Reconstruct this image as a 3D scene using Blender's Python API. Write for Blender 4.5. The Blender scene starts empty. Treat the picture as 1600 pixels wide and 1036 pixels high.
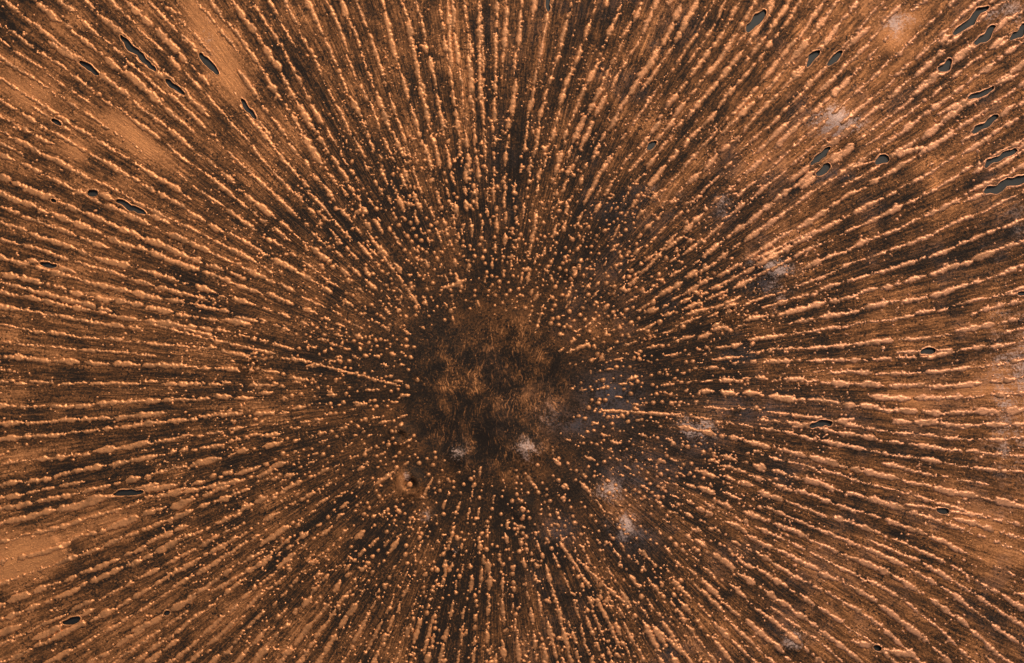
import bpy, math
import numpy as np
from mathutils import Vector

S = bpy.context.scene
COL = S.collection
MM = 0.001                       # layout is written in millimetres; one millimetre is about one photo pixel
def P(px, py): return np.array((px - 800.0, 518.0 - py))
CX, CY = P(772, 613)             # focus of all the rays

# ------------------------------------------------------------------ camera, sky, sun, exposure
cam = bpy.data.objects.new('camera', bpy.data.cameras.new('camera'))
COL.objects.link(cam)
cam.data.lens = 50; cam.data.sensor_width = 36
cam.location = (0, 0, 1.6 * 50 / 36)
cam.data.clip_start = 0.05; cam.data.clip_end = 500
S.camera = cam

SUN_EL, SUN_AZ = math.radians(46), math.radians(25)      # azimuth clockwise from +Y
W = bpy.data.worlds.new('World'); S.world = W; W.use_nodes = True
wn = W.node_tree.nodes; wl = W.node_tree.links
sky = wn.new('ShaderNodeTexSky'); sky.sky_type = 'NISHITA'; sky.sun_disc = False
sky.sun_elevation = SUN_EL; sky.sun_rotation = SUN_AZ
sky.air_density = 1.0; sky.dust_density = 6.0; sky.ozone_density = 0.3
wn['Background'].inputs['Strength'].default_value = 0.10
wl.new(sky.outputs['Color'], wn['Background'].inputs['Color'])

sun = bpy.data.objects.new('sun', bpy.data.lights.new('sun', 'SUN'))
COL.objects.link(sun)
sun.data.energy = 2.0; sun.data.angle = math.radians(6); sun.data.color = (1.0, 0.93, 0.84)
d = Vector((math.cos(SUN_EL) * math.sin(SUN_AZ), math.cos(SUN_EL) * math.cos(SUN_AZ), math.sin(SUN_EL)))
sun.rotation_euler = d.to_track_quat('Z', 'Y').to_euler(); sun.location = d * 4

S.view_settings.view_transform = 'Standard'; S.view_settings.look = 'None'
S.view_settings.exposure = 0.05; S.view_settings.gamma = 1.0

# ------------------------------------------------------------------ helpers
rng = np.random.default_rng(11)
TAB = rng.random((512, 512)).astype(np.float32)
def vn(x, y, seed=0, period=None):
    """smooth value noise 0..1; period wraps x (for angles)"""
    ix = np.floor(x).astype(np.int64); iy = np.floor(y).astype(np.int64)
    fx = (x - ix).astype(np.float32); fy = (y - iy).astype(np.float32)
    fx = fx * fx * (3 - 2 * fx); fy = fy * fy * (3 - 2 * fy)
    x0, x1 = ix, ix + 1
    if period: x0, x1 = x0 % period, x1 % period
    sx, sy = seed * 37, seed * 91
    a = TAB[(iy + sy) & 511, (x0 + sx) & 511]; b = TAB[(iy + sy) & 511, (x1 + sx) & 511]
    c = TAB[(iy + 1 + sy) & 511, (x0 + sx) & 511]; e = TAB[(iy + 1 + sy) & 511, (x1 + sx) & 511]
    return (a * (1 - fx) + b * fx) * (1 - fy) + (c * (1 - fx) + e * fx) * fy
def vr(x, y, seed=0): return vn(x * 0.79 - y * 0.61, x * 0.61 + y * 0.79, seed)
def fbm(x, y, seed=0, oct=3):
    s = 0; a = 0.5; t = 0
    for k in range(oct):
        c, n = math.cos(0.6 + 1.1 * k), math.sin(0.6 + 1.1 * k)      # turned lattice: no features along the axes
        s = s + a * vn((x * c - y * n) * 2 ** k, (x * n + y * c) * 2 ** k, seed + k); t += a; a *= 0.5
    return s / t
def sstep(a, b, x):
    t = np.clip((x - a) / (b - a), 0, 1); return t * t * (3 - 2 * t)
def gauss(x, y, px, py, sx, sy=None, ang=0.0):
    c = P(px, py); dx, dy = x - c[0], y - c[1]
    ca, sa = math.cos(ang), math.sin(ang)
    u, v = dx * ca + dy * sa, -dx * sa + dy * ca
    return np.exp(-(u / sx) ** 2 - (v / (sy or sx)) ** 2)
def rayang(px, py):
    c = P(px, py); return math.atan2(c[1] - CY, c[0] - CX)

def mesh_np(name, V, Q, smooth=True):
    """fast mesh from numpy vertices (mm) and quads"""
    me = bpy.data.meshes.new(name)
    me.vertices.add(len(V)); me.vertices.foreach_set('co', (V * MM).astype(np.float32).ravel())
    k = Q.shape[1]
    me.loops.add(Q.size); me.loops.foreach_set('vertex_index', Q.astype(np.int32).ravel())
    me.polygons.add(len(Q))
    me.polygons.foreach_set('loop_start', np.arange(0, Q.size, k, dtype=np.int32))
    me.update(calc_edges=True)
    if smooth: me.polygons.foreach_set('use_smooth', np.ones(len(Q), bool))
    me.validate()
    return me
def link(name, me, mat, parent=None, kind=None):
    o = bpy.data.objects.new(name, me); COL.objects.link(o)
    if mat and not me.materials: me.materials.append(mat)
    if parent: o.parent = parent
    if kind: o['kind'] = kind
    return o
def box(name, x, y, z, mat, **k):
    V = np.array([(a, b, c) for c in z for b in y for a in x], float)
    Q = np.array([(0, 2, 3, 1), (4, 5, 7, 6), (0, 1, 5, 4), (1, 3, 7, 5), (3, 2, 6, 7), (2, 0, 4, 6)])
    return link(name, mesh_np(name, V, Q, False), mat, **k)

# ------------------------------------------------------------------ materials
class NT:
    def __init__(s, name):
        s.m = bpy.data.materials.new(name); s.m.use_nodes = True
        s.n = s.m.node_tree.nodes; s.l = s.m.node_tree.links
        s.b = s.n['Principled BSDF']
    def put(s, sock, v):
        if isinstance(v, bpy.types.NodeSocket): s.l.new(v, sock)
        else: sock.default_value = v
    def math(s, op, a, b=0.0, c=0.0, clamp=False):
        n = s.n.new('ShaderNodeMath'); n.operation = op; n.use_clamp = clamp
        for i, v in enumerate((a, b, c)): s.put(n.inputs[i], v)
        return n.outputs[0]
    def vmath(s, op, a, b=(0, 0, 0)):
        n = s.n.new('ShaderNodeVectorMath'); n.operation = op
        s.put(n.inputs[0], a); s.put(n.inputs[1], b); return n
    def noise(s, vec, scale, detail=3.0, rough=0.55, dist=0.0):
        n = s.n.new('ShaderNodeTexNoise'); s.put(n.inputs['Vector'], vec)
        n.inputs['Scale'].default_value = scale; n.inputs['Detail'].default_value = detail
        n.inputs['Roughness'].default_value = rough; n.inputs['Distortion'].default_value = dist
        return n.outputs['Fac']
    def attr(s, name):
        n = s.n.new('ShaderNodeAttribute'); n.attribute_name = name; return n.outputs['Fac']
    def mix(s, f, a, b):
        n = s.n.new('ShaderNodeMix'); n.data_type = 'RGBA'
        s.put(n.inputs['Factor'], f); s.put(n.inputs['A'], a if isinstance(a, bpy.types.NodeSocket) else (*a, 1))
        s.put(n.inputs['B'], b if isinstance(b, bpy.types.NodeSocket) else (*b, 1))
        return n.outputs['Result']
    def ramp(s, f, stops):
        n = s.n.new('ShaderNodeValToRGB'); s.put(n.inputs[0], f); e = n.color_ramp.elements
        while len(e) < len(stops): e.new(0.5)
        for q, (p, c) in zip(e, stops):
            q.position = p; q.color = (*c, 1) if not isinstance(c, float) else (c, c, c, 1)
        return n.outputs[0]
    def step(s, f, a, b):
        n = s.n.new('ShaderNodeMapRange'); n.interpolation_type = 'SMOOTHSTEP'
        s.put(n.inputs['Value'], f); n.inputs['From Min'].default_value = a; n.inputs['From Max'].default_value = b
        return n.outputs[0]
    def pos(s):
        return s.n.new('ShaderNodeNewGeometry').outputs['Position']

def polar(t):
    """position relative to the focus, and a seamless (direction, radius) vector for streaks"""
    p = t.vmath('SUBTRACT', t.pos(), (CX * MM, CY * MM, 0)).outputs[0]
    p = t.vmath('MULTIPLY', p, (1, 1, 0)).outputs[0]
    r = t.vmath('LENGTH', p).outputs['Value']
    u = t.vmath('NORMALIZE', p).outputs[0]
    z = t.n.new('ShaderNodeCombineXYZ'); t.put(z.inputs['Z'], t.math('MULTIPLY', r, 0.16))
    return p, r, t.vmath('ADD', u, z.outputs[0]).outputs[0]

COPPER = (0.58, 0.230, 0.078)
PINK = (0.58, 0.248, 0.112)

def plate_material():
    t = NT('patinated_copper')
    p, r, pol = polar(t)
    bare, pale, blue, ctr = (t.attr(a) for a in ('bare', 'pale', 'blue', 'centre'))
    cf = t.step(r, 0.10, 0.30)                                  # the brushing fades out in the middle
    streak = t.noise(pol, 80, 3, 0.6, 0.25)
    streak2 = t.noise(pol, 200, 3, 0.65, 0.2)
    fine = t.noise(p, 270, 4, 0.75)
    blot = t.noise(p, 30, 5, 0.65, 0.4)
    nz = t.math('MULTIPLY', t.math('MULTIPLY', t.math('SUBTRACT', streak, 0.5), 0.9), cf)
    nz = t.math('ADD', nz, t.math('MULTIPLY', t.math('MULTIPLY', t.math('SUBTRACT', streak2, 0.5), 1.15), cf))
    nz = t.math('ADD', nz, t.math('MULTIPLY', t.math('SUBTRACT', fine, 0.5), 1.25))
    nz = t.math('ADD', nz, t.math('MULTIPLY', t.math('SUBTRACT', blot, 0.5), t.math('ADD', 0.75, t.math('MULTIPLY', ctr, 1.3))))
    calm = t.math('SUBTRACT', 1.0, t.math('MULTIPLY', t.step(bare, 0.55, 0.85), 0.65))
    v = t.math('ADD', bare, t.math('MULTIPLY', nz, calm))
    # thin rubbed scratches in the middle, running in several directions
    fib = None
    warp = t.n.new('ShaderNodeTexNoise'); t.l.new(p, warp.inputs['Vector']); warp.inputs['Scale'].default_value = 16; warp.inputs['Detail'].default_value = 3
    wp = t.vmath('ADD', p, t.vmath('MULTIPLY', t.vmath('SUBTRACT', warp.outputs['Color'], (0.5, 0.5, 0.5)).outputs[0], (0.05, 0.05, 0)).outputs[0]).outputs[0]
    for k, (ang, sx, sy) in enumerate(((0.15, 420, 40), (-0.55, 380, 48), (0.8, 360, 44), (1.5, 330, 60), (-1.1, 360, 50))):
        mp = t.n.new('ShaderNodeMapping'); t.l.new(wp, mp.inputs['Vector'])
        mp.inputs['Rotation'].default_value = (0, 0, ang); mp.inputs['Scale'].default_value = (sx, sy, 1)
        mp.inputs['Location'].default_value = (k * 7.3, k * 3.1, k * 1.7)
        f = t.step(t.noise(mp.outputs[0], 1.0, 2, 0.6, 0.3), 0.57, 0.70)
        f = t.math('MULTIPLY', f, t.step(t.noise(t.vmath('ADD', p, (k * 0.7, 0, 0)).outputs[0], 28, 3), 0.38, 0.60))
        fib = f if fib is None else t.math('MAXIMUM', fib, f)
    v = t.math('ADD', v, t.math('MULTIPLY', t.math('MULTIPLY', fib, ctr), 0.52))
    # tiny rubbed grains and black flecks of the surface
    grain = t.step(t.noise(p, 300, 2, 0.6), 0.575, 0.64)
    gm = t.step(t.noise(p, 40, 4, 0.6), 0.42, 0.62)
    v = t.math('ADD', v, t.math('MULTIPLY', t.math('MULTIPLY', grain, gm), 0.42))
    fleck = t.step(t.noise(t.vmath('ADD', p, (3, 1, 0)).outputs[0], 230, 3, 0.6), 0.545, 0.60)
    fm = t.step(t.noise(t.vmath('ADD', p, (5, 2, 0)).outputs[0], 36, 4, 0.6), 0.42, 0.60)
    v = t.math('SUBTRACT', v, t.math('MULTIPLY', t.math('MULTIPLY', fleck, fm), t.math('MULTIPLY', calm, 0.42)))
    c = t.ramp(v, [(0.0, (0.015, 0.0096, 0.0064)), (0.18, (0.030, 0.0168, 0.0088)), (0.40, (0.090, 0.037, 0.0135)),
                   (0.62, (0.21, 0.082, 0.028)), (0.84, (0.42, 0.165, 0.058)), (1.0, COPPER)])
    c = t.mix(t.math('MULTIPLY', blue, t.step(t.math('ADD', fine, t.math('SUBTRACT', blot, 0.5)), 0.36, 0.66)), c, (0.070, 0.062, 0.066))
    c = t.mix(t.math('MULTIPLY', t.step(t.math('ADD', pale, t.math('ADD', t.math('MULTIPLY', t.math('SUBTRACT', fine, 0.5), 2.2), t.math('MULTIPLY', t.math('SUBTRACT', blot, 0.5), 2.2))), 0.25, 0.9), t.math('MINIMUM', t.math('MULTIPLY', pale, 2.4), 0.9)), c, (0.48, 0.31, 0.235))
    t.put(t.b.inputs['Base Color'], c)
    t.put(t.b.inputs['Metallic'], t.math('MULTIPLY', v, 0.40, clamp=True))
    t.put(t.b.inputs['Roughness'], t.math('SUBTRACT', 0.66, t.math('MULTIPLY', v, 0.2)))
    t.b.inputs['Specular IOR Level'].default_value = 0.10
    bp = t.n.new('ShaderNodeBump'); bp.inputs['Strength'].default_value = 0.55; bp.inputs['Distance'].default_value = 0.0016
    h = t.math('ADD', t.math('MULTIPLY', fine, 0.8), t.math('ADD', streak2, t.math('MULTIPLY', grain, 0.4)))
    t.put(bp.inputs['Height'], h); t.put(t.b.inputs['Normal'], bp.outputs[0])
    return t.m

def bead_material():
    t = NT('rubbed_copper')
    p, r, pol = polar(t)
    big = t.noise(p, 2.6, 2)
    fine = t.noise(p, 300, 3, 0.6)
    mid = t.noise(p, 40, 3, 0.6)
    sx = t.n.new('ShaderNodeSeparateXYZ'); t.l.new(p, sx.inputs[0])
    pinkf = t.step(t.math('ADD', sx.outputs[0], t.math('MULTIPLY', t.math('SUBTRACT', big, 0.5), 1.2)), -0.1, 0.8)
    c = t.mix(pinkf, COPPER, PINK)
    c = t.mix(t.math('MULTIPLY', t.step(mid, 0.45, 0.68), 0.75), c, (0.25, 0.105, 0.036))
    c = t.mix(t.math('MULTIPLY', t.step(fine, 0.56, 0.66), 0.7), c, (0.10, 0.045, 0.018))
    t.put(t.b.inputs['Base Color'], c)
    t.b.inputs['Metallic'].default_value = 0.5
    t.put(t.b.inputs['Roughness'], t.math('ADD', 0.30, t.math('MULTIPLY', fine, 0.3)))
    bp = t.n.new('ShaderNodeBump'); bp.inputs['Strength'].default_value = 0.4; bp.inputs['Distance'].default_value = 0.0012
    t.put(bp.inputs['Height'], t.math('ADD', fine, mid)); t.put(t.b.inputs['Normal'], bp.outputs[0])
    return t.m

def board_material():
    t = NT('grey_board')
    n = t.noise(t.pos(), 40, 3)
    t.put(t.b.inputs['Base Color'], t.mix(n, (0.022, 0.021, 0.017), (0.030, 0.0285, 0.023)))
    t.b.inputs['Roughness'].default_value = 0.8
    return t.m
def ground_material():
    t = NT('concrete_ground')
    n = t.noise(t.pos(), 6, 6)
    t.put(t.b.inputs['Base Color'], t.mix(n, (0.20, 0.19, 0.18), (0.32, 0.31, 0.29)))
    t.b.inputs['Roughness'].default_value = 0.9
    return t.m
M_PLATE, M_BEAD, M_BOARD = plate_material(), bead_material(), board_material()

# ------------------------------------------------------------------ holes: end A, end B (photo pixels), width
HOLES = [
 (188,56,245,111,9.5),(258,125,289,149,8),(123,96,155,117,8),(311,84,341,117,10),(376,155,400,186,7.5),
 (81,186,96,196,6),(137,302,153,302,9),(180,314,228,334,8.5),(80,312,88,315,5),(62,411,88,418,8.5),
 (177,775,224,767,8.5),(99,976,125,963,10.5),(256,960,265,955,6),
 (858,-6,856,18,7),(1012,234,1024,220,8.5),
 (1167,50,1195,15,14),(1259,103,1280,79,10),(1293,103,1317,81,10),(1488,53,1543,8,11.5),(1523,69,1557,42,12.5),
 (1577,61,1606,40,10.5),(1467,110,1487,93,12.5),(1513,155,1553,135,8.5),(1519,209,1560,181,10),
 (1266,257,1298,231,9.5),(1276,274,1297,257,11),(1367,252,1389,246,13),(1538,260,1589,233,10.5),(1538,302,1606,274,14.5),
 (1438,549,1462,548,9.5),(1264,664,1300,659,10),(1590,459,1606,458,6.5),(1463,796,1483,799,8.5),(1365,1010,1377,1013,7.5),
]
def hole_outline(i, h, n=60):
    A, B = P(h[0], h[1]), P(h[2], h[3]); w = h[4] * 0.46
    c = (A + B) / 2; L = np.linalg.norm(B - A) / 2; a = (B - A) / (2 * L); nrm = np.array((-a[1], a[0]))
    out = []
    for k in range(n):
        f = 2 * math.pi * k / n
        cs, sn = math.cos(f), math.sin(f)
        u = math.copysign(abs(cs) ** 0.88, cs); v = math.copysign(abs(sn) ** 0.8, sn)
        side = 0.0 if sn >= 0 else 40.0
        ww = w * (0.62 + 0.86 * float(vn(np.array(u * L / 7 + 50 + side * .2), np.array(i * 3.7), 5)))
        bend = (float(vn(np.array(u * L / 16 + 20), np.array(i * 5.1), 6)) - 0.5) * w * 1.3
        out.append(c + a * u * L + nrm * (v * ww + bend))
    return np.array(out)
OUT = [hole_outline(i, h) for i, h in enumerate(HOLES)]
def poly_sdf(pts, poly):
    a = poly; b = np.roll(poly, -1, 0); e = b - a
    w = pts[:, None, :] - a[None]
    tt = np.clip((w * e).sum(2) / (e * e).sum(1), 0, 1)
    dd = np.sqrt((((w - e * tt[..., None])) ** 2).sum(2).min(1))
    c1 = (a[None, :, 1] > pts[:, None, 1]) != (b[None, :, 1] > pts[:, None, 1])
    xx = a[None, :, 0] + (pts[:, None, 1] - a[None, :, 1]) / np.where(e[None, :, 1] == 0, 1e-9, e[None, :, 1]) * e[None, :, 0]
    ins = (c1 & (pts[:, None, 0] < xx)).sum(1) % 2 == 1
    return np.where(ins, -dd, dd)
def holes_sdf_grid(xs, ys):
    g = np.full((len(ys), len(xs)), 99.0, np.float32)
    for o in OUT:
        i0, i1 = np.searchsorted(xs, (o[:, 0].min() - 10, o[:, 0].max() + 10))
        j0, j1 = np.searchsorted(ys, (o[:, 1].min() - 10, o[:, 1].max() + 10))
        X, Y = np.meshgrid(xs[i0:i1], ys[j0:j1])
        if X.size: g[j0:j1, i0:i1] = np.minimum(g[j0:j1, i0:i1], poly_sdf(np.c_[X.ravel(), Y.ravel()], o).reshape(X.shape))
    return g

# ------------------------------------------------------------------ relief of the plate itself (mm)
PITS = [(690,685,26,3.5),
        (860,600,30,2.5),(745,690,22,3),(650,595,8,3),(545,163,9,3),(1362,1012,9,3)]
BUMPS = [(824,706,17,7),(716,712,13,4),(975,826,18,4),(948,770,22,4),(1310,190,26,6),(1205,418,22,5),(1090,670,22,4),
         (1240,1000,20,4),(665,805,14,3),(712,858,10,3),(800,500,26,3),(720,560,26,3),(600,600,20,1)]
CRATERS = [(641,756,13,8.0,5.5),(627,681,10,4.5,6.0),(897,421,9,3.0,5.0),(817,796,9,3.0,5.0),(395,569,9,3.0,5.0),(1139,486,9,3.0,5.0)]   # px, py, ring radius, height, ring width
def plate_z(x, y):
    z = 2.4 * (fbm(x / 150, y / 150, 3, 2) - 0.5) + 1.2 * (vr(x / 42, y / 42, 8) - 0.5)
    th = np.arctan2(y - CY, x - CX); r = np.hypot(x - CX, y - CY)
    z = z + 1.0 * (vn(th / (2 * math.pi) * 200, r / 130, 9, 200) - 0.5) * sstep(150, 400, r)
    for px, py, s, a in PITS: z = z - a * gauss(x, y, px, py, s) + 0.45 * a * gauss(x, y, px, py, s * 2.1)
    for px, py, s, a in BUMPS: z = z + a * gauss(x, y, px, py, s)
    for px, py, R, a, w in CRATERS:
        c = P(px, py); dd = np.hypot(x - c[0], y - c[1])
        z = z + a * np.where(dd > R, np.exp(-((dd - R) / (w * 1.6)) ** 2), np.exp(-((dd - R) / w) ** 2)) * (0.75 + 0.5 * vn(x / 9, y / 9, 77)) - 2.0 * np.exp(-(dd / (R * 0.7)) ** 2)
    z = np.maximum(z, -2.8)
    # a lapped edge at the lower left
    c = P(100, 858); u = (x - c[0]) * 0.80 - (y - c[1]) * -0.60
    z = z + 3.0 * (1 - sstep(-3, 3, u)) * np.exp(-np.maximum(-u, 0) / 60) * np.exp(-((y - c[1] - (x - c[0]) * 0.15) / 34) ** 2)
    return z
BARE_AND_LIT = [ # px, py, long, wide, amount : places where the brown skin is missing, plus the crater's lit slope painted in
 (322,40,80,22,.75),(350,120,85,22,.6),(410,205,70,16,.25),(235,240,85,20,.42),(190,200,60,14,.25),(120,240,26,20,.4),
 (145,292,24,20,.3),(200,285,22,16,.25),(60,140,70,40,.15),(400,275,60,14,.25),(40,868,62,28,.7),(20,895,60,10,.3),
 (35,712,40,14,.25),(180,800,55,20,.2),(290,735,45,18,.2),(85,550,45,12,.2),(1250,120,170,70,.13),(1400,120,150,55,.09),(1130,90,90,45,.16),
 (1040,300,60,14,.3),(1405,45,40,22,.4),(1310,185,28,14,.22),(1420,625,50,13,.3),(1590,620,110,90,.26),(1560,880,70,50,.26),(1590,780,90,60,.14),
 (1500,820,60,25,.15),(1550,600,40,22,.2),(1180,250,50,14,.2),(1500,250,60,14,.2),(1470,330,90,20,.15),(1290,440,45,18,.15),
 (935,510,50,18,.26),(800,490,34,30,.22),(715,540,26,10,.2),(780,540,22,8,.2),(690,590,18,22,.16),(838,590,16,34,.22),(745,600,14,34,.14),
 (610,640,60,16,.14),(800,740,40,26,.2),(700,740,16,22,.2),(960,790,50,26,.22),(630,762,20,16,.5),(624,742,14,18,.35),(655,772,12,10,.3),(668,800,22,16,.25),(520,660,40,18,.12),(1200,940,60,22,.15),
 (1130,990,50,18,.18),(200,1000,50,18,.18),(890,930,40,22,.1),(620,90,50,22,.1),(840,60,60,25,.1),(930,450,40,25,.12),(1300,790,120,30,.06),
]
DARK = [(642,757,9,9,.5),(690,690,26,26,.2),(860,580,40,22,.16),(765,700,30,26,.2),(555,560,40,18,.1),(1250,290,40,14,.3),(1430,150,40,12,.2),(1510,170,60,9,.25),  # first entry paints the crater pit's shade, with its patina, into the colour
 (840,250,60,120,.08),(640,640,20,30,.12),(1000,600,120,30,.08),(1180,630,140,24,.12),(960,860,90,50,.08),(700,900,90,50,.06),(330,600,120,18,.1),
 (340,480,70,14,.1),(250,270,60,12,.15),(390,180,18,8,.3),(115,860,14,18,.3),(560,330,60,80,.07),(480,800,120,30,.07),(1490,640,60,20,.1)]
def masks(x, y):
    r = np.hypot(x - CX, (y - CY)); th = np.arctan2(y - CY, x - CX)
    tu = th / (2 * math.pi)
    b = 0.215 + 0.18 * sstep(230, 600, r) + 0.06 * sstep(600, 900, r)
    b = b - 0.03 * (1 - sstep(60, 160, r))
    b = b + 0.34 * (vn(tu * 90, r / 170, 20, 90) - 0.5) * sstep(120, 300, r)
    b = b + 0.20 * (vn(tu * 260, r / 110, 21, 260) - 0.5) * sstep(220, 420, r)
    b = b + 0.38 * (fbm(x / 75, y / 75, 22, 3) - 0.5)
    for px, py, l, w, a in BARE_AND_LIT:
        g = gauss(x, y, px, py, l, w, rayang(px, py)) if math.hypot(px - 772, py - 613) > 200 else gauss(x, y, px, py, l, w)
        b = b + a * g
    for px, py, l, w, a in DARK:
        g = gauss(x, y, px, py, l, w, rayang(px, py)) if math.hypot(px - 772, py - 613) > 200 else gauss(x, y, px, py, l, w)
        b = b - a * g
    b = np.maximum(b, 0.24 * sstep(280, 520, r) - 0.1 * sstep(0.62, 0.8, vn(tu * 120, r / 90, 25, 120)))
    pale = 0 * x  # whitish stains, with the sheen of the bumps painted in as pale colour
    for px, py, l, w, a in ((822,702,22,26,.5),(714,708,16,22,.46),(975,822,24,24,.52),(950,768,34,18,.5),(1308,190,40,26,.9),(1205,418,34,18,.75),
                            (1088,670,32,20,.62),(1240,1000,18,18,.7),(325,55,14,60,.3),(1410,40,40,22,.5),(1590,620,60,190,.42),(1590,330,30,60,.25),(1130,318,20,26,.35),
                            (636,742,8,16,.5),(666,806,10,10,.4),(712,860,8,8,.5),(1570,20,40,20,.5),(1060,300,60,30,.15),(850,650,30,30,.2),(1215,450,20,40,.4)):
        pale = np.maximum(pale, a * gauss(x, y, px, py, l, w))
    blue = 0.22 * sstep(0.55, 0.75, fbm(x / 60, y / 60, 30, 3)) * sstep(-0.1, 0.5, (x - CX) / 800 + 0.15)
    for px, py, l, w, a in ((955,620,45,40,.8),(900,660,40,22,.7),(1000,740,60,35,.6),(1290,200,22,14,.7),(1195,440,26,20,.7),(1300,275,40,14,.6),
                            (990,830,40,30,.6),(1170,640,80,24,.5),(1080,690,40,20,.5),(870,830,30,24,.5),(1130,330,20,30,.4),(1060,40,30,30,.3)):
        blue = np.maximum(blue, a * gauss(x, y, px, py, l, w))
    c = 1 - sstep(85, 150, np.hypot((x - CX + 4) * 1.08, (y - CY + 12) * 0.92) + 50 * (fbm(x / 50, y / 50, 33, 2) - 0.5))
    c = np.maximum(c, 0.25 * sstep(0.5, 0.7, fbm(x / 90, y / 90, 35, 2)))
    return np.where(b > 0.6, 0.6 + 0.34 * np.tanh((b - 0.6) / 0.34), np.maximum(b, 0)), np.clip(pale, 0, 1), np.clip(blue, 0, 1), np.clip(c, 0, 1)

# ------------------------------------------------------------------ setting below the sheet
BOARD_TOP = -3.2
g = box('ground', (-60000, 60000), (-60000, 60000), (-60, -40), ground_material(), kind='structure')
bd = box('backing_board', (-1420, 1420), (-1060, 1060), (-40, BOARD_TOP), M_BOARD)
bd['label'] = 'plain dark grey board showing through the slits in the copper sheet'; bd['category'] = 'board'

sheet = bpy.data.objects.new('copper_sheet', None); COL.objects.link(sheet)
sheet.location = (0, 0, BOARD_TOP * MM); sheet.empty_display_size = 0.1
sheet['label'] = 'brown patinated copper sheet covered with raised ridges and beads radiating from a dark centre'
sheet['category'] = 'metal sheet'
OFF = np.array((0, 0, -BOARD_TOP))        # parts are written in world mm, then moved into the parent's space

# ------------------------------------------------------------------ plate mesh with real openings
def axis(core, step, outer):
    inner = np.arange(-core, core + step, step)
    ext = core + np.cumsum(np.linspace(step * 2, 24, 40)); ext = ext[ext < outer]
    return np.concatenate([-ext[::-1], inner, ext])
xs = axis(880, 2.5, 1390); ys = axis(590, 2.5, 1030)
X, Y = np.meshgrid(xs, ys)
sd = holes_sdf_grid(xs, ys)
VX, VY = X.copy(), Y.copy()
for o in OUT:                              # pull the vertices next to an opening onto its edge
    i0, i1 = np.searchsorted(xs, (o[:, 0].min() - 6, o[:, 0].max() + 6)); j0, j1 = np.searchsorted(ys, (o[:, 1].min() - 6, o[:, 1].max() + 6))
    sub = np.s_[j0:j1, i0:i1]; pts = np.c_[X[sub].ravel(), Y[sub].ravel()]
    if not len(pts): continue
    s = poly_sdf(pts, o); e = 0.05
    gx = (poly_sdf(pts + (e, 0), o) - s) / e; gy = (poly_sdf(pts + (0, e), o) - s) / e
    near = (s > -1.5) & (s < 1.3); mv = np.where(near, 0.7 - s, 0)
    VX[sub] += (gx * mv).reshape(VX[sub].shape); VY[sub] += (gy * mv).reshape(VY[sub].shape)
    ss = sd[sub].ravel(); ss[near] = np.maximum(ss[near], 0.7); sd[sub] = ss.reshape(sd[sub].shape)
Z = plate_z(VX, VY)
edge = np.maximum(np.abs(VX) - 1340, np.abs(VY) - 985)
Z = np.where(edge > 0, Z * (1 - sstep(0, 30, edge)) + (BOARD_TOP + 0.3) * sstep(0, 30, edge), Z)
ny, nx = X.shape
idx = np.arange(ny * nx).reshape(ny, nx)
Q = np.stack([idx[:-1, :-1], idx[:-1, 1:], idx[1:, 1:], idx[1:, :-1]], -1).reshape(-1, 4)
keep = (sd.ravel()[Q] > 0).all(1)
Vp = np.c_[VX.ravel(), VY.ravel(), Z.ravel()] + OFF
me = mesh_np('plate', Vp, Q[keep])
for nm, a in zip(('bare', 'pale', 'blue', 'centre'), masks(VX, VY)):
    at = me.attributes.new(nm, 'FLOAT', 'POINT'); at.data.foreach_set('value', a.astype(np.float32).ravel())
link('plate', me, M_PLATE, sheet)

# ------------------------------------------------------------------ field of ridges, beads and grains
G = 1.25
HX, HY = 1060.0, 720.0
gx_ = np.arange(-HX, HX + G, G); gy_ = np.arange(-HY, HY + G, G)
F = np.full((len(gy_), len(gx_)), -3.0, np.float32)
OWN = np.zeros(F.shape, np.int32)
KIND = ['none']                            # owner id -> kind
def new_owner(k): KIND.append(k); return len(KIND) - 1
def blob(x, y, r, own, asp=1.0, ang=0.0, h=0.85):
    R = r * max(asp, 1 / asp) * 1.45 + 1
    i0 = int((x - R + HX) / G) + 1; i1 = int((x + R + HX) / G) + 1
    j0 = int((y - R + HY) / G) + 1; j1 = int((y + R + HY) / G) + 1
    if i0 < 0 or j0 < 0 or i1 >= F.shape[1] or j1 >= F.shape[0]: return
    dx = gx_[i0:i1][None, :] - x; dy = gy_[j0:j1][:, None] - y
    if asp == 1.0: d2 = dx * dx + dy * dy
    else:
        c, s = math.cos(ang), math.sin(ang)
        u = (dx * c + dy * s) / asp; v = (-dx * s + dy * c); d2 = u * u + v * v
    f = r * h * (1 - d2 / (r * r))
    sub = F[j0:j1, i0:i1]; m = f > sub
    sub[m] = f[m]; OWN[j0:j1, i0:i1][m] = own

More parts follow.
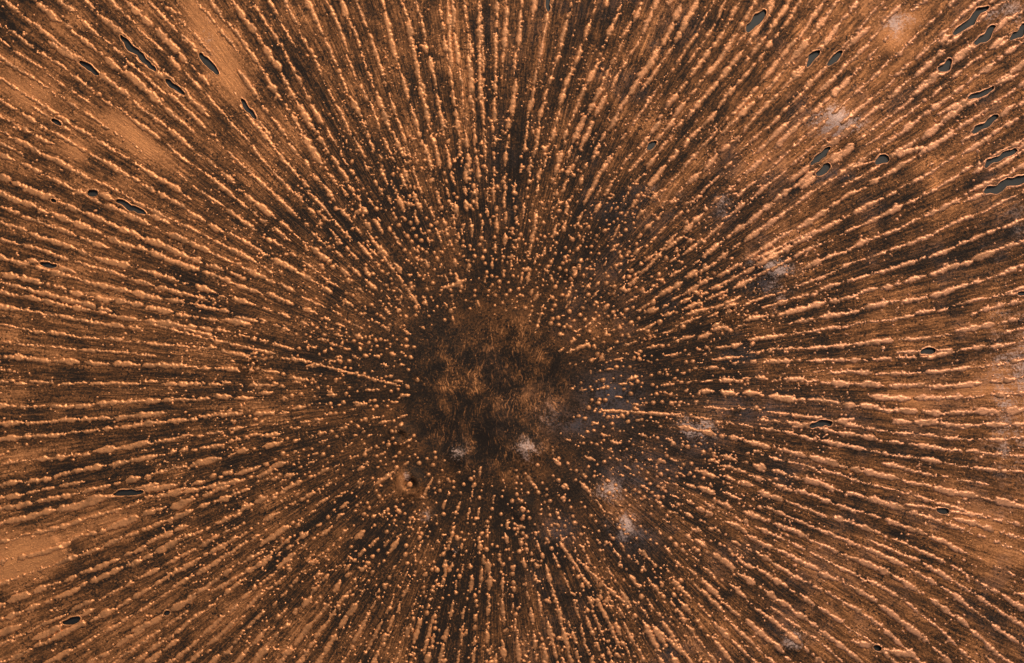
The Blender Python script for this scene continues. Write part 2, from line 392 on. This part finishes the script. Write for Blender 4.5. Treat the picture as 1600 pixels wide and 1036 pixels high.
TOT = 0
def polar_xy(th, r):
    u = (th / (2 * math.pi)) % 1.0            # the rays bend a little, together with their neighbours
    th = th + 0.085 * (float(vn(np.array(u * 11), np.array(r / 330.0), 70, 11)) - 0.5) * min(1, r / 300)
    return CX + r * math.cos(th), CY + r * math.sin(th)
def stroke(pts, w, own, taper=0.5, wob=0.7):
    """a ridge: overlapping domes of uneven width along a path"""
    pts = np.array(pts); seg = np.hypot(*np.diff(pts, axis=0).T); L = seg.sum()
    n = max(2, int(L / 2.2)); s = np.concatenate([[0], np.cumsum(seg)])
    ph = rng.random() * 200
    for k in range(n + 1):
        q = L * k / n
        x = np.interp(q, s, pts[:, 0]); y = np.interp(q, s, pts[:, 1])
        e = min(q, L - q); tp = 1 - taper * max(0, 1 - e / 9.0)
        wn_ = 0.62 + 0.76 * TAB[int(ph + q / 3.5) & 511, own & 511]
        wn_ = 0.45 * wn_ + 0.55 * (0.35 + 1.3 * TAB[int(ph + q / 9.0) & 511, (own + 7) & 511])
        blob(x + rng.normal() * wob, y + rng.normal() * wob, w * tp * wn_, own)
        if rng.random() < 0.16:             # small spur at the side
            a = rng.random() * 6.283; blob(x + math.cos(a) * w * 1.15, y + math.sin(a) * w * 1.15, w * (0.35 + 0.3 * rng.random()), own)

# named lines that the photograph shows clearly (photo pixels)
LINES = [((574,362),(612,420),(658,483),3.0),((230,505),(314,527),(430,553),2.9),((450,558),(540,581),(625,603),2.5),((935,641),(1000,645),(1067,648),3.0),
 ((886,551),(905,543),(927,536),3.0),((983,446),(1020,410),(1057,365),3.2),((875,848),(905,892),(922,919),3.2),((924,921),(946,962),(970,1015),3.2),
 ((901,872),(940,912),(980,945),3.0),((1023,980),(1046,1002),(1070,1022),3.4),((709,828),(702,850),(697,862),3.2),((697,872),(696,895),(694,915),2.8),
 ((680,956),(670,990),(662,1024),3.0),((584,759),(602,746),(618,735),3.2),((660,777),(668,762),(677,745),2.4),((824,743),(831,754),(839,766),2.6),
 ((840,330),(832,372),(826,402),3.4),((850,470),(842,500),(836,520),2.4),((885,470),(895,440),(902,415),3.0),((690,450),(712,445),(728,437),3.6),
 ((160,345),(230,375),(300,405),4.4),((0,441),(60,457),(175,487),4.2),((255,505),(300,517),(340,528),3.6),((912,320),(935,275),(960,240),3.8),
 ((1176,408),(1240,375),(1310,348),3.6),((1066,492),(1120,480),(1160,462),3.0),((380,750),(330,760),(240,778),3.8),((455,840),(400,885),(330,925),3.6),
 ((700,0),(702,50),(705,110),4.2),((748,0),(749,70),(751,165),4.0),((735,60),(734,90),(735,165),3.8),((640,50),(652,110),(662,165),3.8)]
for a, b_, c_, w in LINES:
    stroke([P(*a), P(*b_), P(*c_)], w * 0.84, new_owner('ridge'), 0.6, 0.6)
# every opening lies on a ray: copper runs on from both of its ends
for h in HOLES:
    A, B = P(h[0], h[1]), P(h[2], h[3]); a = (B - A) / np.linalg.norm(B - A)
    for e, sgn in ((A, -1), (B, 1)):
        L = 18 + 40 * rng.random()
        m = e + a * sgn * L; th = math.atan2(m[1] - CY, m[0] - CX)
        stroke([e + a * sgn * 3, e + a * sgn * L * 0.5 + rng.normal(size=2), m], 3.6 + 0.8 * rng.random(), new_owner('ridge'), 0.5, 0.4)

# rays: new ones start wherever the gaps between the neighbours have grown wide enough
def rnoise(th, r, seed): return float(vn(np.array((th / (2 * math.pi)) % 1.0 * 24), np.array(r / 140.0), seed, 24))
rays = []                                   # (angle, start radius)
act = sorted((rng.random(58) * 0.7 + np.arange(58)) / 58 * 2 * math.pi)
rays += [(a, 118 + 45 * rng.random()) for a in act]
for r in np.arange(150, 1320, 12.0):
    act = sorted(act); add = []
    for k in range(len(act)):
        a0 = act[k]; a1 = act[(k + 1) % len(act)] + (2 * math.pi if k == len(act) - 1 else 0)
        s = 12.5 + 6.5 * float(sstep(200, 520, r)) + 8 * (rnoise((a0 + a1) / 2, r, 40) - 0.5)
        if (a1 - a0) * r > s * (1.62 + 0.5 * rng.random()):
            na = a0 + (a1 - a0) * (0.42 + 0.16 * rng.random()); add.append(na % (2 * math.pi)); rays.append((na % (2 * math.pi), r + rng.random() * 12))
    act += add
def inside(x, y, m=0): return abs(x) < HX - 25 - m and abs(y) < HY - 25 - m
for th0, r0 in rays:
    r = r0; ph = rng.random() * 100; bw = 3.4 + rng.normal() * 0.45
    while r < 1320:
        x, y = polar_xy(th0, r)
        if not inside(x, y): break
        up = max(0.0, math.sin(th0)); dn = max(0.0, -math.sin(th0))
        ra = 200 + 60 * up + 50 * dn * abs(math.cos(th0)) + 130 * (rnoise(th0, 300, 41) - 0.5) + 30 * dn
        t = min(max((r - ra) / 260.0, 0), 1)
        lat = (2.6 * (1 - t) + 0.9) * rng.normal()
        if rng.random() < 0.20 + 0.72 * t:
            L = (7 + (9 + 66 * t) * rng.random() ** 1.5) * (0.75 + 0.6 * rnoise(th0, r, 44))
            pts = []
            for q in np.linspace(0, L, max(3, int(L / 9))):
                wv = 4.0 * (float(vn(np.array((r + q) / 30.0 + ph), np.array(ph), 42)) - 0.5) + lat
                xx, yy = polar_xy(th0, r + q); pts.append((xx - math.sin(th0) * wv, yy + math.cos(th0) * wv))
            stroke(pts, max(2.1, bw * (0.82 + 0.22 * t) + rng.normal() * 0.35), new_owner('ridge'), 0.5, 0.6)
            r += L + 3 + (6 + 11 * (1 - t)) * rng.random() ** 1.7
        else:
            o = new_owner('bead'); rr = 1.8 + 1.9 * rng.random() ** 1.3 + 0.7 * t
            x, y = x - math.sin(th0) * lat, y + math.cos(th0) * lat
            blob(x, y, rr, o, 1 + 0.5 * rng.random() * (0.3 + t), th0 + rng.normal() * 0.25, 1.05)
            if rng.random() < 0.30: blob(x + rng.normal() * 4, y + rng.normal() * 4, rr * 0.7, o)
            r += 6.5 + (8 + 3 * (1 - t)) * rng.random() ** 1.4
# scattered beads round the bald middle
def place_scatter(n, rmin, rmax, kind, rad, boost=None):
    c = 0
    while c < n:
        th = rng.random() * 2 * math.pi; r = rmin + (rmax - rmin) * math.sqrt(rng.random())
        x, y = polar_xy(th, r)
        if not inside(x, y): continue
        if boost and rng.random() > boost(x, y, th, r): continue
        c += 1; o = new_owner(kind); q = rad[0] + (rad[1] - rad[0]) * rng.random() ** 1.6
        blob(x, y, q, o, 1 + 0.5 * rng.random(), th + rng.normal() * 0.8, 1.0)
        if kind == 'bead' and rng.random() < 0.4:
            for _ in range(rng.integers(1, 4)): blob(x + rng.normal() * 3.6, y + rng.normal() * 3.6, q * (0.5 + 0.4 * rng.random()), o)
def clump(x, y, th, r): return 0.15 + 0.85 * float(sstep(0.40, 0.62, vr(np.array(x / 26), np.array(y / 26), 50)))
def fan(x, y, th, r): return clump(x, y, th, r) * (1.0 if math.sin(th) > 0.3 else 0.45)
place_scatter(420, 175, 430, 'bead', (1.8, 3.8), fan)
place_scatter(50, 125, 260, 'bead', (2.2, 3.4))
place_scatter(380, 350, 1000, 'bead', (1.8, 3.2), clump)
place_scatter(4800, 150, 560, 'grain', (1.1, 2.0), clump)
place_scatter(3400, 420, 1250, 'grain', (1.1, 2.0), clump)
for px, py, q in ((640,757,4.6),(395,569,3.6),(1139,486,3.8),(897,421,4.2),(817,796,4.2),(704,485,3.6),(652,594,3.8),(800,783,3.6),(840,727,3.8),
                  (592,776,3.8),(570,711,3.8),(890,487,3.8),(921,518,3.4),(940,559,3.6),(935,630,3.6),(920,637,3.8),(996,596,3.6),(922,717,4.0)):
    c = P(px, py); blob(c[0], c[1], q, new_owner('bead'), 1.0, 0, 1.15)

# uneven outlines and flattened, rubbed tops; nothing inside the bald middle or over an opening
XX, YY = np.meshgrid(gx_, gy_)
F += 2.3 * (vr(XX / 2.9, YY / 2.9, 60) - 0.5) - 0.05 + 1.8 * (vr(XX / 8.5, YY / 8.5, 61) - 0.5)
rc = np.hypot(XX - CX + 6, (YY - CY - 6)) + 46 * (vr(XX / 45, YY / 45, 62) - 0.5)
keepline = np.isin(OWN, np.arange(1, len(LINES) + 1)) | (OWN >= len(KIND) - 18)
F = np.where((rc < 116) & ~keepline, -3.0, F)
ck = P(641, 756)
F = np.where((np.hypot(XX - ck[0], YY - ck[1]) < 25) & (OWN < len(KIND) - 18), -3.0, F)      # the crater stands free
hs = holes_sdf_grid(gx_, gy_)
for px, py, l, w in ((30,890,60,9),(60,852,40,9),(325,50,62,13),(355,128,62,15),(235,240,50,9),(1405,45,30,18),(1585,760,70,14),(1570,870,50,20)):   # smooth bare strips
    F = F - 5.0 * gauss(XX, YY, px, py, l, w, rayang(px, py)).astype(np.float32) * (F > -2.9)
F = np.where(hs < 4.5, np.minimum(F, (hs - 0.9) * 0.8), F)
F = np.where(F > 0, 2.5 * np.tanh(F / 1.8), np.maximum(F, -1.2)).astype(np.float32)
PZ = plate_z(XX, YY).astype(np.float32) + F

corner = np.stack([F[:-1, :-1], F[:-1, 1:], F[1:, 1:], F[1:, :-1]], -1)
hcor = np.stack([hs[:-1, :-1], hs[:-1, 1:], hs[1:, 1:], hs[1:, :-1]], -1)
oc = np.stack([OWN[:-1, :-1], OWN[:-1, 1:], OWN[1:, 1:], OWN[1:, :-1]], -1)
cell = (corner.max(-1) > 0) & (hcor.min(-1) > 0.1)
cown = np.take_along_axis(oc, corner.argmax(-1)[..., None], -1)[..., 0]
jj, ii = np.nonzero(cell)
ow = cown[jj, ii]
order = np.argsort(ow, kind='stable'); jj, ii, ow = jj[order], ii[order], ow[order]
ncol = F.shape[1]
cq = np.stack([jj * ncol + ii, jj * ncol + ii + 1, (jj + 1) * ncol + ii + 1, (jj + 1) * ncol + ii], -1)
flatV = np.stack([XX.ravel(), YY.ravel(), PZ.ravel()], -1)
def piece(name, quads, kind=None):
    u, inv = np.unique(quads.ravel(), return_inverse=True)
    V = flatV[u] + OFF
    c = np.zeros(3) if kind else np.array((V[:, 0].mean(), V[:, 1].mean(), V[:, 2].min()))
    o = link(name, mesh_np(name, V - c, inv.reshape(-1, 4)), M_BEAD, sheet, kind)
    o.location = c * MM
kinds = np.array(KIND)
cinframe = (np.abs(gx_[ii]) < 795) & (np.abs(gy_[jj]) < 513)
area = np.bincount(ow[cinframe], minlength=len(KIND))
start = np.searchsorted(ow, np.arange(len(KIND) + 1))
single = np.zeros(len(KIND), bool)
for kd, nm in (('ridge', 'ridge'), ('bead', 'bead')):
    ids = np.nonzero((kinds == kd) & (area > 5))[0]
    for o in ids[np.argsort(-area[ids])][:300]:
        single[o] = True; piece(nm, cq[start[o]:start[o + 1]])
rest = ~single[ow]
for kd, nm in (('ridge', 'small_ridges'), ('bead', 'small_beads'), ('grain', 'grains')):
    m = rest & (kinds[ow] == kd)
    if m.any(): piece(nm, cq[m], 'stuff')
print('pieces', len(KIND), 'cells', len(cq), {k: int((kinds == k).sum()) for k in ('ridge', 'bead', 'grain')})

# ------------------------------------------------------------------ rolled copper rims of the openings
PROF = [(0.3, -1.2), (-0.1, -0.2), (0.3, 0.7), (0.8, 0.8), (1.4, 0.5), (2.6, -0.5)]
for i, o in enumerate(OUT):
    tn = np.roll(o, -1, 0) - np.roll(o, 1, 0); tn /= np.linalg.norm(tn, axis=1)[:, None]
    nr = np.c_[tn[:, 1], -tn[:, 0]]
    n = len(o); V = []
    for k in range(n):
        ww = 0.6 + 0.9 * TAB[(k // 3 + i * 13) & 511, (i * 7) & 511]
        for off, z in PROF:
            q = o[k] + nr[k] * (off * (ww if off > 0.4 else 1))
            V.append((q[0], q[1], z * (ww if z > 0 else 1)))
    V = np.array(V); V[:, 2] += plate_z(V[:, 0], V[:, 1])
    m = len(PROF)
    Qr = np.array([(k * m + j, k * m + j + 1, ((k + 1) % n) * m + j + 1, ((k + 1) % n) * m + j) for k in range(n) for j in range(m - 1)])
    V = V + OFF; c = V.mean(0)
    ob = link('hole_rim', mesh_np('hole_rim', V - c, Qr), M_BEAD, sheet); ob.location = c * MM
